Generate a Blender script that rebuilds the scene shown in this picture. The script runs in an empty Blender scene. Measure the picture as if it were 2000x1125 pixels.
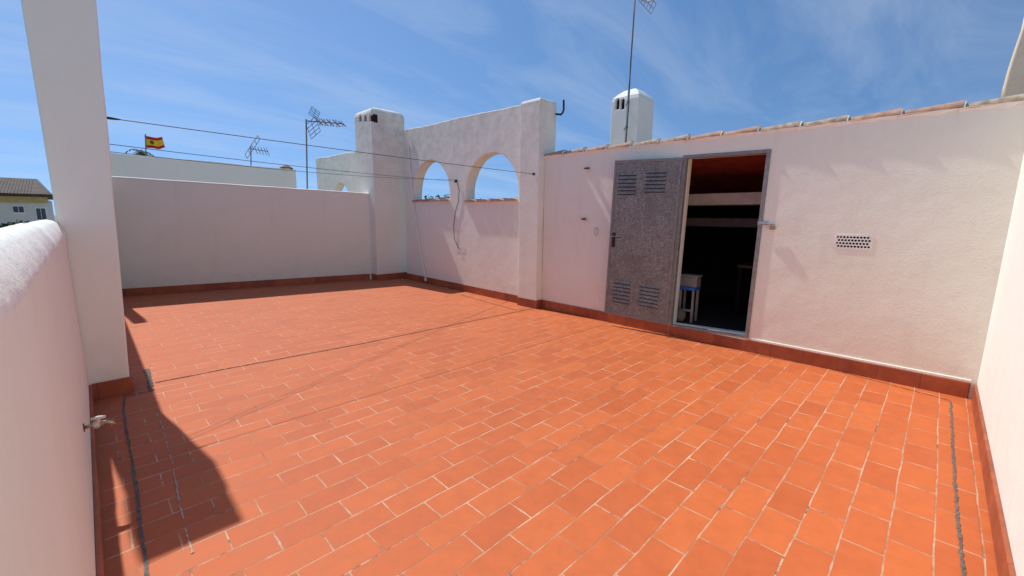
import bpy, bmesh, math, random
from mathutils import Vector, Matrix, noise
random.seed(7)
COL=bpy.context.scene.collection
V=Vector
# ---------------------------------------------------------------- camera
F=830.0; YAW=math.radians(45); PIT=math.radians(9.5); ROL=math.radians(.65); H=1.6
CAM=V((0,0,H))
fw=V((math.cos(YAW)*math.cos(PIT),math.sin(YAW)*math.cos(PIT),-math.sin(PIT)))
r0=V((math.sin(YAW),-math.cos(YAW),0)); u0=r0.cross(fw)
rt=r0*math.cos(ROL)+u0*math.sin(ROL); up=u0*math.cos(ROL)-r0*math.sin(ROL)
cd=bpy.data.cameras.new('camera'); co=bpy.data.objects.new('camera',cd); COL.objects.link(co)
m=Matrix((rt,up,-fw)).transposed().to_4x4(); m.translation=CAM; co.matrix_world=m
cd.sensor_width=36; cd.lens=F/2000*36; cd.clip_end=3000; cd.clip_start=.02
bpy.context.scene.camera=co
def ray(u,v): return fw*F+rt*(u-1000)+up*(562.5-v)
def fl(u,v,z=0.0):
    d=ray(u,v); return CAM+d*((z-H)/d.z)
def atX(u,v,X):
    d=ray(u,v); return CAM+d*(X/d.x)
def atY(u,v,Y):
    d=ray(u,v); return CAM+d*(Y/d.y)
class PL:
    def __init__(s,p,q):
        s.o=V((p[0],p[1],0)); d=V((q[0]-p[0],q[1]-p[1],0)); s.len=d.length; s.d=d.normalized()
        s.n=s.d.cross(V((0,0,1)))           # local z
        s.sgn=1 if (s.o-V((0,0,0))).dot(s.n)>0 else -1
        s.away=s.n*s.sgn
    def at(s,u,v):
        r=ray(u,v); t=(s.o-CAM).dot(s.n)/r.dot(s.n); return CAM+r*t
    def az(s,u,v):
        p=s.at(u,v); return ((p-s.o).dot(s.d),p.z)
    def w(s,a,z,off=0): return s.o+s.d*a+V((0,0,z))-s.away*off   # off = towards camera
# ---------------------------------------------------------------- materials
def newmat(name):
    m=bpy.data.materials.new(name); m.use_nodes=True; nt=m.node_tree
    return m,nt,nt.nodes,nt.links,nt.nodes['Principled BSDF']
def simple(name,c,rough=.6,metal=0,var=.15,scale=8,bump=0,bscale=80):
    m,nt,N,L,b=newmat(name)
    b.inputs['Roughness'].default_value=rough; b.inputs['Metallic'].default_value=metal
    tc=N.new('ShaderNodeTexCoord'); n=N.new('ShaderNodeTexNoise'); n.inputs['Scale'].default_value=scale; n.inputs['Detail'].default_value=6
    L.new(tc.outputs['Object'],n.inputs['Vector'])
    mx=N.new('ShaderNodeMix'); mx.data_type='RGBA'
    mx.inputs[6].default_value=(*[x*(1-var) for x in c],1); mx.inputs[7].default_value=(*[min(1,x*(1+var)) for x in c],1)
    r=ramp(N,L,n.outputs['Fac'],.3,.7)
    L.new(r.outputs[0],mx.inputs[0]); L.new(mx.outputs[2],b.inputs['Base Color'])
    if bump:
        n2=N.new('ShaderNodeTexNoise'); n2.inputs['Scale'].default_value=bscale; n2.inputs['Detail'].default_value=4
        L.new(tc.outputs['Object'],n2.inputs['Vector'])
        bp=N.new('ShaderNodeBump'); bp.inputs['Strength'].default_value=bump; bp.inputs['Distance'].default_value=.01
        L.new(n2.outputs['Fac'],bp.inputs['Height']); L.new(bp.outputs[0],b.inputs['Normal'])
    return m
def ramp(N,L,src,p0,p1,c0=(0,0,0,1),c1=(1,1,1,1)):
    r=N.new('ShaderNodeValToRGB'); r.color_ramp.elements[0].position=p0; r.color_ramp.elements[1].position=p1
    r.color_ramp.elements[0].color=c0; r.color_ramp.elements[1].color=c1; L.new(src,r.inputs[0]); return r
def mixc(N,L,fac,a,b,mode='MIX'):
    mx=N.new('ShaderNodeMix'); mx.data_type='RGBA'; mx.blend_type=mode
    for i,x in ((0,fac),(6,a),(7,b)):
        if isinstance(x,(int,float)): mx.inputs[i].default_value=x
        elif isinstance(x,tuple): mx.inputs[i].default_value=(*x[:3],1)
        else: L.new(x,mx.inputs[i])
    return mx.outputs[2]
def plaster(name,base,tint,dirt=(.35,.33,.32),dirtamt=.25,bump=.5,topdirt=None,specks=.2,coarse=.012,cracks=0):
    m,nt,N,L,b=newmat(name); b.inputs['Roughness'].default_value=.88
    b.inputs['Specular IOR Level'].default_value=.2
    tc=N.new('ShaderNodeTexCoord'); O=tc.outputs['Object']
    def noi(s,d=5,r=.6):
        n=N.new('ShaderNodeTexNoise'); n.inputs['Scale'].default_value=s; n.inputs['Detail'].default_value=d; n.inputs['Roughness'].default_value=r
        L.new(O,n.inputs['Vector']); return n.outputs['Fac']
    def mul(a,b_):
        mu=N.new('ShaderNodeMath'); mu.operation='MULTIPLY'
        for i,x in enumerate((a,b_)):
            if isinstance(x,(int,float)): mu.inputs[i].default_value=x
            else: L.new(x,mu.inputs[i])
        return mu.outputs[0]
    sx=N.new('ShaderNodeSeparateXYZ'); L.new(O,sx.inputs[0])
    def zr(a,b_):
        mr=N.new('ShaderNodeMapRange'); mr.inputs['From Min'].default_value=a; mr.inputs['From Max'].default_value=b_; L.new(sx.outputs['Z'],mr.inputs[0]); return mr.outputs[0]
    c=mixc(N,L,ramp(N,L,noi(1.1),.35,.68).outputs[0],base,tint)
    mp=N.new('ShaderNodeMapping'); mp.inputs['Scale'].default_value=(3,3,.5); L.new(O,mp.inputs[0])
    n=N.new('ShaderNodeTexNoise'); n.inputs['Scale'].default_value=2.2; n.inputs['Detail'].default_value=6; n.inputs['Roughness'].default_value=.65; L.new(mp.outputs[0],n.inputs['Vector'])
    r=ramp(N,L,n.outputs['Fac'],.55,.8,(0,0,0,1),(dirtamt,)*3+(1,))
    c=mixc(N,L,r.outputs[0],c,dirt)
    r=ramp(N,L,noi(34,3),.62,.72,(0,0,0,1),(specks,)*3+(1,))
    c=mixc(N,L,r.outputs[0],c,dirt)
    mid=noi(5,8,.75)
    c=mixc(N,L,mul(mul(zr(.75,.15),ramp(N,L,mid,.35,.65).outputs[0]),.22),c,(.64,.46,.38))
    if topdirt:
        c=mixc(N,L,mul(mul(zr(topdirt[0],topdirt[1]),ramp(N,L,mid,.42,.62).outputs[0]),topdirt[2]),c,dirt)
    if cracks:
        vo=N.new('ShaderNodeTexVoronoi'); vo.feature='DISTANCE_TO_EDGE'; vo.inputs['Scale'].default_value=.8
        nd=N.new('ShaderNodeTexNoise'); nd.inputs['Scale'].default_value=4; nd.inputs['Detail'].default_value=6; L.new(O,nd.inputs['Vector'])
        ms=N.new('ShaderNodeVectorMath'); ms.operation='SCALE'; ms.inputs['Scale'].default_value=.35; L.new(nd.outputs['Color'],ms.inputs[0])
        av=N.new('ShaderNodeVectorMath'); av.operation='ADD'; L.new(O,av.inputs[0]); L.new(ms.outputs[0],av.inputs[1]); L.new(av.outputs[0],vo.inputs['Vector'])
        cr=ramp(N,L,vo.outputs['Distance'],.0,.005,(1,1,1,1),(0,0,0,1)).outputs[0]
        c=mixc(N,L,mul(mul(cr,ramp(N,L,noi(.9),.52,.62).outputs[0]),cracks),c,(.55,.48,.42))
    L.new(c,b.inputs['Base Color'])
    b1=N.new('ShaderNodeBump'); b1.inputs['Strength'].default_value=bump; b1.inputs['Distance'].default_value=coarse; L.new(noi(4,3,.45),b1.inputs['Height'])
    b2=N.new('ShaderNodeBump'); b2.inputs['Strength'].default_value=bump; b2.inputs['Distance'].default_value=.004; L.new(noi(60,3,.6),b2.inputs['Height'])
    L.new(b1.outputs[0],b2.inputs['Normal']); L.new(b2.outputs[0],b.inputs['Normal'])
    return m
M={}
M['pink']=plaster('pink_plaster',(.85,.85,.72),(.87,.875,.765),dirtamt=.12,bump=.55,specks=.07,coarse=.016,cracks=.14)
M['pinkshade']=plaster('parapet_plaster',(.84,.865,.735),(.87,.89,.775),dirtamt=.09,bump=.45,specks=.04)
M['arch']=plaster('weathered_plaster',(.84,.86,.74),(.88,.89,.79),dirt=(.45,.43,.39),dirtamt=.16,bump=.6,topdirt=(1.8,3.8,.45),specks=.22,coarse=.013)
M['white']=plaster('white_paint',(.85,.87,.80),(.88,.89,.84),dirtamt=.12,bump=.5,specks=.1)
M['cool']=plaster('cool_white_paint',(.86,.885,.80),(.88,.90,.83),dirtamt=.08,bump=.45,specks=.05)
M['coping']=plaster('coping_whitewash',(.90,.92,.87),(.82,.84,.79),dirt=(.36,.36,.34),dirtamt=.35,bump=.8,specks=.35)
M['beige']=plaster('beige_render',(.72,.58,.42),(.76,.63,.47),dirtamt=.25,bump=.6)
M['cream']=plaster('cream_wall',(.70,.68,.62),(.74,.72,.67),dirtamt=.1,bump=.2)
M['yellow']=simple('yellow_band',(.55,.40,.16))
M['dark']=simple('recess_shade',(.012,.011,.01),.95,var=.2)  # near-black fill standing in for shade inside slots and vents
M['gapshade']=simple('louvre_gap_shade',(.05,.05,.05),.9,var=.2)  # strips painted dark as the shade under each louvre slat
M['roomshade']=simple('shaded_interior',(.012,.010,.010),.9,var=.3,scale=3)  # indoor shade put into the colour of room surfaces and table legs
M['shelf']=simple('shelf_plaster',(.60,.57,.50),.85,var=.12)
M['shadedshelf']=simple('shaded_shelf_plaster',(.12,.11,.10),.85,var=.12)  # shaded copy of the shelf plaster, darkened in colour; also the bag
M['shadedwhite']=simple('shaded_white_plastic',(.24,.24,.23),.5,var=.15)  # white plastic with the indoor shade darkened into its colour
M['terra']=simple('terracotta_tile',(.44,.27,.18),.88,var=.3,scale=14,bump=.5)
M['terra2']=simple('weathered_terracotta',(.40,.31,.22),.9,var=.4,scale=18,bump=.6)
M['browntile']=simple('brown_roof_tile',(.08,.055,.045),.85,var=.4,scale=3,bump=.5,bscale=10)
M['ceil']=simple('red_ceiling_bricks',(.28,.045,.018),.8,var=.25,scale=6)
M['mortar']=simple('grey_mortar',(.14,.12,.105),.95,var=.45,scale=60,bump=.8)
M['lmortar']=simple('pale_mortar',(.46,.33,.26),.95,var=.4,scale=40,bump=.5)
M['joint']=simple('dark_joint',(.12,.065,.045),.9,var=.5,scale=30)
M['steel']=simple('galvanised_frame',(.24,.245,.235),.5,.2,var=.2,scale=20)
M['alu']=simple('aluminium',(.40,.41,.42),.45,.6,var=.1)
M['cordgrey']=simple('grey_cord',(.35,.33,.31),.9)
M['darkmetal']=simple('dark_metal',(.06,.06,.065),.45,.5)
M['rust']=simple('rusty_metal',(.18,.09,.06),.8,.2,var=.4,scale=60)
M['black']=simple('black_plastic',(.015,.015,.015),.5)
M['whiteplastic']=simple('white_plastic',(.8,.80,.75),.4,var=.05)
M['limed']=simple('limescale_metal',(.62,.58,.52),.6,.0,var=.3,scale=60,bump=.6)
M['red']=simple('red_cloth',(.6,.02,.02),.8,var=.1)
M['yel']=simple('yellow_cloth',(.85,.55,.02),.8,var=.1)
M['blue']=simple('blue_plastic',(.02,.12,.42),.4)
M['wood']=simple('shaded_yellow_wood',(.07,.04,.014),.6)  # yellow wood darkened to carry the shade inside the shed
M['brass']=simple('tarnished_brass',(.42,.36,.24),.35,.7,var=.3,scale=50)
M['leaf']=simple('foliage',(.05,.085,.03),.8,var=.5,scale=3)
M['bark']=simple('bark',(.12,.09,.06),.9)
M['glass']=simple('dark_glass',(.05,.06,.08),.15,var=.1)
M['ground']=simple('dry_ground',(.26,.23,.16),.95,var=.35,scale=.05)
def galv():
    m,nt,N,L,b=newmat('galvanised_sheet'); tc=N.new('ShaderNodeTexCoord')
    v=N.new('ShaderNodeTexVoronoi'); v.inputs['Scale'].default_value=70; L.new(tc.outputs['Object'],v.inputs['Vector'])
    n=N.new('ShaderNodeTexNoise'); n.inputs['Scale'].default_value=5; n.inputs['Detail'].default_value=9; n.inputs['Roughness'].default_value=.75; L.new(tc.outputs['Object'],n.inputs['Vector'])
    sp=N.new('ShaderNodeSeparateColor'); L.new(v.outputs['Color'],sp.inputs[0])
    c=mixc(N,L,sp.outputs[0],(.125,.137,.13),(.33,.345,.325))
    r=ramp(N,L,n.outputs['Fac'],.42,.62,(0,0,0,1),(.6,.6,.6,1))
    c=mixc(N,L,r.outputs[0],c,(.13,.138,.13)); L.new(c,b.inputs['Base Color'])
    b.inputs['Roughness'].default_value=.6; b.inputs['Metallic'].default_value=0
    return m
M['galv']=galv()
def floor_mat():
    m,nt,N,L,b=newmat('terracotta_floor'); tc=N.new('ShaderNodeTexCoord'); O=tc.outputs['Object']
    n0=N.new('ShaderNodeTexNoise'); n0.inputs['Scale'].default_value=2.5; n0.inputs['Detail'].default_value=3; L.new(O,n0.inputs['Vector'])
    vs=N.new('ShaderNodeVectorMath'); vs.operation='SUBTRACT'; L.new(n0.outputs['Color'],vs.inputs[0]); vs.inputs[1].default_value=(.5,.5,.5)
    vm=N.new('ShaderNodeVectorMath'); vm.operation='SCALE'; L.new(vs.outputs[0],vm.inputs[0]); vm.inputs['Scale'].default_value=.022
    va=N.new('ShaderNodeVectorMath'); va.operation='ADD'; L.new(O,va.inputs[0]); L.new(vm.outputs[0],va.inputs[1])
    def brick(ms,sm=.1):
        br=N.new('ShaderNodeTexBrick'); br.offset=.5; br.inputs['Scale'].default_value=1
        br.inputs['Brick Width'].default_value=.342; br.inputs['Row Height'].default_value=.171
        br.inputs['Mortar Size'].default_value=ms; br.inputs['Mortar Smooth'].default_value=sm; br.inputs['Bias'].default_value=0
        L.new(va.outputs[0],br.inputs['Vector']); return br
    br=brick(.0042,.25)
    br.inputs['Color1'].default_value=(.47,.105,.031,1); br.inputs['Color2'].default_value=(.61,.158,.044,1); br.inputs['Mortar'].default_value=(.5,.13,.045,1)
    n1=N.new('ShaderNodeTexNoise'); n1.inputs['Scale'].default_value=.9; n1.inputs['Detail'].default_value=5; L.new(O,n1.inputs['Vector'])
    r1=ramp(N,L,n1.outputs['Fac'],.3,.75)
    big=mixc(N,L,r1.outputs[0],(.51,.120,.036),(.57,.148,.047))
    c=mixc(N,L,.42,br.outputs['Color'],big)
    sx=N.new('ShaderNodeSeparateXYZ'); L.new(O,sx.inputs[0])
    df=N.new('ShaderNodeMath'); df.operation='SUBTRACT'; L.new(sx.outputs['Y'],df.inputs[0]); L.new(sx.outputs['X'],df.inputs[1])
    mr=N.new('ShaderNodeMapRange'); mr.inputs['From Min'].default_value=-1.5; mr.inputs['From Max'].default_value=5; mr.inputs['To Max'].default_value=.5; L.new(df.outputs[0],mr.inputs[0])
    c=mixc(N,L,mr.outputs[0],c,(.54,.172,.090))  # reflected light painted in: tiles turn pinker towards the far left
    n2=N.new('ShaderNodeTexNoise'); n2.inputs['Scale'].default_value=9; n2.inputs['Detail'].default_value=8; n2.inputs['Roughness'].default_value=.72; L.new(O,n2.inputs['Vector'])
    r2=ramp(N,L,n2.outputs['Fac'],.3,.72,(.87,.87,.87,1),(1.07,1.07,1.07,1))
    c=mixc(N,L,1.0,c,r2.outputs[0],'MULTIPLY')
    n5=N.new('ShaderNodeTexNoise'); n5.inputs['Scale'].default_value=2.6; n5.inputs['Detail'].default_value=8; n5.inputs['Roughness'].default_value=.65
    mp5=N.new('ShaderNodeMapping'); mp5.inputs['Location'].default_value=(31,4,2); L.new(O,mp5.inputs[0]); L.new(mp5.outputs[0],n5.inputs['Vector'])
    c=mixc(N,L,ramp(N,L,n5.outputs['Fac'],.58,.85,(0,0,0,1),(.35,.35,.35,1)).outputs[0],c,(.36,.10,.045))
    n3=N.new('ShaderNodeTexNoise'); n3.inputs['Scale'].default_value=2.4; n3.inputs['Detail'].default_value=5; n3.inputs['Roughness'].default_value=.78; L.new(O,n3.inputs['Vector'])
    g=mixc(N,L,ramp(N,L,n3.outputs['Fac'],.42,.62).outputs[0],(.40,.165,.085),(.60,.41,.28))
    n4=N.new('ShaderNodeTexNoise'); n4.inputs['Scale'].default_value=3.7; n4.inputs['Detail'].default_value=5; n4.inputs['Roughness'].default_value=.75
    mp=N.new('ShaderNodeMapping'); mp.inputs['Location'].default_value=(9,4,2); L.new(O,mp.inputs[0]); L.new(mp.outputs[0],n4.inputs['Vector'])
    g=mixc(N,L,ramp(N,L,n4.outputs['Fac'],.58,.63).outputs[0],g,(.19,.12,.09))
    br3=brick(.0062,.2)
    n6=N.new('ShaderNodeTexNoise'); n6.inputs['Scale'].default_value=6; n6.inputs['Detail'].default_value=3; L.new(O,n6.inputs['Vector'])
    fac=mixc(N,L,ramp(N,L,n6.outputs['Fac'],.56,.64).outputs[0],br.outputs['Fac'],br3.outputs['Fac'])
    c=mixc(N,L,fac,c,g)
    L.new(c,b.inputs['Base Color'])
    b.inputs['Specular IOR Level'].default_value=.25
    rr=ramp(N,L,n2.outputs['Fac'],.3,.7,(.55,.55,.55,1),(.75,.75,.75,1)); L.new(rr.outputs[0],b.inputs['Roughness'])
    br2=brick(.006,.8); inv=N.new('ShaderNodeMath'); inv.operation='SUBTRACT'; inv.inputs[0].default_value=1; L.new(br2.outputs['Fac'],inv.inputs[1])
    b1=N.new('ShaderNodeBump'); b1.inputs['Strength'].default_value=.5; b1.inputs['Distance'].default_value=.003; L.new(inv.outputs[0],b1.inputs['Height'])
    b2=N.new('ShaderNodeBump'); b2.inputs['Strength'].default_value=.25; b2.inputs['Distance'].default_value=.004; L.new(n2.outputs['Fac'],b2.inputs['Height']); L.new(b1.outputs[0],b2.inputs['Normal'])
    L.new(b2.outputs[0],b.inputs['Normal'])
    return m
M['floor']=floor_mat()
def skirt_mat():
    m,nt,N,L,b=newmat('skirting_tile'); tc=N.new('ShaderNodeTexCoord'); sx=N.new('ShaderNodeSeparateXYZ'); L.new(tc.outputs['Object'],sx.inputs[0])
    a=N.new('ShaderNodeMath'); a.operation='ADD'; L.new(sx.outputs['X'],a.inputs[0]); L.new(sx.outputs['Y'],a.inputs[1])
    cx=N.new('ShaderNodeCombineXYZ'); L.new(a.outputs[0],cx.inputs['X']); cx.inputs['Y'].default_value=.5
    br=N.new('ShaderNodeTexBrick'); br.offset=0; br.inputs['Scale'].default_value=1; br.inputs['Brick Width'].default_value=.326; br.inputs['Row Height'].default_value=1; br.inputs['Mortar Size'].default_value=.003
    br.inputs['Color1'].default_value=(.30,.07,.03,1); br.inputs['Color2'].default_value=(.40,.105,.042,1); br.inputs['Mortar'].default_value=(.15,.06,.04,1)
    L.new(cx.outputs[0],br.inputs['Vector'])
    n=N.new('ShaderNodeTexNoise'); n.inputs['Scale'].default_value=9; n.inputs['Detail'].default_value=6; L.new(tc.outputs['Object'],n.inputs['Vector'])
    c=mixc(N,L,1.0,br.outputs['Color'],ramp(N,L,n.outputs['Fac'],.3,.7,(.8,.8,.8,1),(1.15,1.15,1.15,1)).outputs[0],'MULTIPLY')
    L.new(c,b.inputs['Base Color']); b.inputs['Roughness'].default_value=.5
    return m
M['skirt']=skirt_mat()
# ---------------------------------------------------------------- mesh helpers
class MB:
    def __init__(s): s.v=[];s.f=[];s.mi=[]
    def add(s,vs,fs,mi=0):
        k=len(s.v); s.v+=[tuple(x) for x in vs]; s.f+=[tuple(i+k for i in f) for f in fs]; s.mi+=[mi]*len(fs); return s
    def hexa(s,p,mi=0):   # p: 4 bottom, 4 top
        return s.add(p,[(3,2,1,0),(4,5,6,7),(0,1,5,4),(1,2,6,5),(2,3,7,6),(3,0,4,7)],mi)
    def box(s,a,b,mi=0):
        x0,y0,z0=a;x1,y1,z1=b
        return s.hexa([(x0,y0,z0),(x1,y0,z0),(x1,y1,z0),(x0,y1,z0),(x0,y0,z1),(x1,y0,z1),(x1,y1,z1),(x0,y1,z1)],mi)
    def obox(s,o,ax,ay,az,mi=0):   # origin corner + three edge vectors
        o=V(o);ax=V(ax);ay=V(ay);az=V(az)
        return s.hexa([o,o+ax,o+ax+ay,o+ay,o+az,o+ax+az,o+ax+ay+az,o+ay+az],mi)
    def tube(s,pts,r,n=8,mi=0):
        pts=[V(p) for p in pts]; rs=r if isinstance(r,(list,tuple)) else [r]*len(pts)
        k=len(s.v); t0=(pts[1]-pts[0]).normalized(); a=t0.orthogonal().normalized()
        for i,p in enumerate(pts):
            t=(pts[min(i+1,len(pts)-1)]-pts[max(i-1,0)]).normalized()
            a=(a-t*a.dot(t)).normalized(); b=t.cross(a)
            for j in range(n):
                th=2*math.pi*j/n; s.v.append(tuple(p+(a*math.cos(th)+b*math.sin(th))*rs[i]))
        for i in range(len(pts)-1):
            for j in range(n):
                s.f.append((k+i*n+j,k+i*n+(j+1)%n,k+(i+1)*n+(j+1)%n,k+(i+1)*n+j)); s.mi.append(mi)
        s.f.append(tuple(k+j for j in range(n))[::-1]); s.mi.append(mi)
        e=k+(len(pts)-1)*n; s.f.append(tuple(e+j for j in range(n))); s.mi.append(mi); return s
    def loft(s,x0,x1,y0,y1,zs,mi=0):
        k=len(s.v)
        for z,i in zs:
            s.v+=[(x0+i,y0+i,z),(x1-i,y0+i,z),(x1-i,y1-i,z),(x0+i,y1-i,z)]
        for q in range(len(zs)-1):
            for j in range(4): s.f.append((k+q*4+j,k+q*4+(j+1)%4,k+q*4+4+(j+1)%4,k+q*4+4+j)); s.mi.append(mi)
        s.f.append((k+3,k+2,k+1,k)); e=k+4*(len(zs)-1); s.f.append((e,e+1,e+2,e+3)); s.mi+=[mi,mi]; return s
    def mesh(s,name,nm=1):
        me=bpy.data.meshes.new(name); me.from_pydata(s.v,[],s.f)
        bm=bmesh.new(); bm.from_mesh(me); bm.faces.ensure_lookup_table(); bmesh.ops.recalc_face_normals(bm,faces=bm.faces); bm.to_mesh(me); bm.free()
        return me
    def build(s,name,mats,parent=None,bevel=0,seg=2,smooth=False):
        me=s.mesh(name)
        o=link(name,me,mats,parent,bevel,seg,smooth)
        if isinstance(mats,(list,tuple)):
            for p,i in zip(me.polygons,s.mi): p.material_index=i
        return o
def link(name,me,mats,parent=None,bevel=0,seg=2,smooth=False):
    if not isinstance(mats,(list,tuple)): mats=[mats]
    me.materials.clear()
    for k in mats: me.materials.append(M[k])
    o=bpy.data.objects.new(name,me); COL.objects.link(o)
    if smooth:
        for p in me.polygons: p.use_smooth=True
    if bevel:
        b=o.modifiers.new('bevel','BEVEL'); b.width=bevel; b.segments=seg; b.limit_method='ANGLE'; b.angle_limit=math.radians(40)
    if parent: par(o,parent)
    return o
def par(o,p):
    o.parent=p; 
    if p.type=='EMPTY': o.matrix_parent_inverse=Matrix.Translation(-p.location)
def empty(name,loc):
    o=bpy.data.objects.new(name,None); o.empty_display_size=.2; o.location=V(loc); COL.objects.link(o); return o
def tag(o,label=None,cat=None,group=None,kind=None):
    if label:o['label']=label
    if cat:o['category']=cat
    if group:o['group']=group
    if kind:o['kind']=kind
    return o
def jit(pts,amp,step=.14):
    out=[]
    for i,p in enumerate(pts):
        q=pts[(i+1)%len(pts)]; L=math.hypot(q[0]-p[0],q[1]-p[1]); n=max(1,int(L/step)); out.append(p)
        for k in range(1,n):
            t=k/n; nx,ny=(q[1]-p[1])/L,-(q[0]-p[0])/L; j=random.uniform(-amp,amp)+amp*1.5*math.sin(t*L*2.3+i)
            out.append((p[0]+(q[0]-p[0])*t+nx*j,p[1]+(q[1]-p[1])*t+ny*j))
    return out
def wall(name,pl,outer,holes,thick,mat,parent=None,bev=.012,amp=.004,off=0):
    cu=bpy.data.curves.new(name,'CURVE'); cu.dimensions='2D'; cu.fill_mode='BOTH'
    for pts in [jit(outer,amp) if amp else outer]+holes:
        sp=cu.splines.new('POLY'); sp.points.add(len(pts)-1); sp.use_cyclic_u=True
        for i,p in enumerate(pts): sp.points[i].co=(p[0],p[1],0,1)
    cu.extrude=thick/2-bev; cu.bevel_depth=bev; cu.bevel_resolution=2; cu.offset=-bev
    tmp=bpy.data.objects.new(name,cu); COL.objects.link(tmp)
    dg=bpy.context.evaluated_depsgraph_get(); me=bpy.data.meshes.new_from_object(tmp.evaluated_get(dg))
    bpy.data.objects.remove(tmp); bpy.data.curves.remove(cu)
    mt=Matrix((pl.d,V((0,0,1)),pl.n)).transposed().to_4x4(); mt.translation=pl.o+pl.away*(thick/2-off)
    me.transform(mt); me.name=name
    return link(name,me,mat,parent)
def archhole(a0,a1,z0,zt,n=20,w=0):
    r=(a1-a0)/2; sp=max(z0+.02,zt-r); c=(a0+a1)/2
    pts=[(a0,z0),(a1,z0)]
    for i in range(n+1):
        th=math.pi*i/n; k=1+w*math.sin(th*3.1+a0*5)+w*.6*math.sin(th*7+a0)
        pts.append((c+r*math.cos(th)*k,sp+(zt-sp)*math.sin(th)*k))
    return pts
def skirting(p,q,side,parent,h=.15,t=.016,z=0,name='skirting'):
    p=V((p[0],p[1],z));q=V((q[0],q[1],z)); d=(q-p); s=V(side).normalized()*t
    mb=MB(); mb.obox(p,d,s,V((0,0,h))); return mb.build(name,'skirt',parent,bevel=.004)
def carve(o,cutters):
    for c in cutters:
        md=o.modifiers.new('b','BOOLEAN'); md.operation='DIFFERENCE'; md.object=c; md.solver='EXACT'
    dg=bpy.context.evaluated_depsgraph_get(); me=bpy.data.meshes.new_from_object(o.evaluated_get(dg))
    o.modifiers.clear(); o.data=me
    for c in cutters: bpy.data.objects.remove(c)
# ---------------------------------------------------------------- reference lines
PA=PL(fl(1890,778),fl(1062,602))                       # shed wall, a grows to the left/away
PB=PL(fl(1010,592),(5.74,9.6))                         # arch wall
b0=fl(240,579); b1=fl(720,546)
PK=PL(b0,b1)                                           # back parapet
YR=(fl(1890,778).y+fl(1985,1125).y)/2
xi=-.12
# ---------------------------------------------------------------- setting: ground, floor
g=MB().add([(-1500,-1500,-7),(1500,-1500,-7),(1500,1500,-7),(-1500,1500,-7)],[(0,1,2,3)]).build('ground','ground'); tag(g,kind='structure')
floor=MB().box((-.3,-1.2,-.4),(6.2,12.2,0)).build('floor','floor'); tag(floor,kind='structure')
def strip(pts,w,z,mat,name,parent,rough=.3,dash=0,wob=.006):
    P=[]
    for a,b in zip(pts[:-1],pts[1:]):
        pa=fl(*a);pb=fl(*b); n=max(2,int((pb-pa).length/.018))
        for i in range(n): P.append(pa.lerp(pb,i/n))
    P.append(fl(*pts[-1])); mb=MB(); vs=[];fs=[]
    for i,p in enumerate(P):
        t=(P[min(i+1,len(P)-1)]-P[max(i-1,0)]).normalized(); s=V((-t.y,t.x,0))
        k=noise.noise(p*5)*wob
        w1=w*(.5+rough*random.uniform(-.7,.7)); w2=w*(.5+rough*random.uniform(-.7,.7))
        vs+=[p+s*(w1+k)+V((0,0,z)),p+s*(k-w2)+V((0,0,z))]
    for i in range(len(P)-1):
        if dash and noise.noise(P[i]*9)>dash: continue
        fs.append((2*i,2*i+1,2*i+3,2*i+2))
    mb.add(vs,fs); return mb.build(name,mat,parent)
strip([(243,772),(241,805),(252,870),(262,925),(269,975),(274,1030),(282,1080),(289,1140)],.014,.004,'mortar','mortar_seam',floor,.4,wob=.004)
strip([(305,800),(322,850),(340,920),(354,1000),(370,1060),(388,1140)],.008,.004,'lmortar','mortar_seam',floor,.6,.15)
strip([(1857,785),(1860,860),(1866,960),(1873,1040),(1884,1140)],.013,.004,'mortar','mortar_seam',floor,.4,wob=.004)
strip([(1458,690),(1600,716),(1740,752),(1857,783)],.009,.004,'joint','mortar_seam',floor,.5)
strip([(286,722),(292,740),(297,764)],.035,.006,'mortar','mortar_patch',floor,.5)
strip([(243,774),(270,769),(300,763)],.012,.004,'mortar','mortar_seam',floor,.5)
strip([(303,748),(450,719),(700,673),(1000,611),(1040,603)],.016,.005,'joint','expansion_joint',floor,.3)
strip([(900,576),(1008,606)],.014,.004,'joint','expansion_joint',floor,.3)
# ---------------------------------------------------------------- left parapet (near)
def ridge_z(u,v,X): return atX(u,v,X).z
z_r=(ridge_z(0,458,-.2)+1.555)/2; z_i=ridge_z(0,612,xi)
yC=fl(260,767).y; xC=fl(260,767).x
sec=[(xi+.0,0),(xi,z_i-.12),(xi+.002,z_i-.02),(xi+.001,z_i+.01),(xi-.012,z_i+.045),(xi-.03,z_r-.03),(xi-.05,z_r-.01),(xi-.085,z_r),(xi-.13,z_r-.012),(xi-.17,z_r-.05),(xi-.19,z_r-.12),(xi-.2,0),(xi-.2,-.4)]
mb=MB(); ny=170; vs=[];fs=[];mi=[]
for j in range(ny+1):
    y=-1.2+(yC+1.2)*j/ny
    for i,(x,z) in enumerate(sec):
        n=noise.noise(V((x*4,y*2.2,z*4)))*.011+noise.noise(V((x*15,y*9,z*15)))*.006
        k=1 if 2<=i<=9 else 0
        vs.append((x+n*k*.6,y,z+n*k+(noise.noise(V((0,y*3,7)))*.02 if i==2 else 0)))
for j in range(ny):
    for i in range(len(sec)-1):
        a=j*len(sec)+i; fs.append((a,a+1,a+1+len(sec),a+len(sec))); mi.append(1 if 2<=i<=9 else 0)
mb.add(vs,fs); mb.mi=mi
lp=mb.build('parapet_wall',['pinkshade','coping'],smooth=True)
tag(lp,'low pink parapet wall with lumpy white coping in the left foreground','wall')
skirting((xi,-1.2),(xi,yC),(1,0,0),lp,t=.018)
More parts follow.
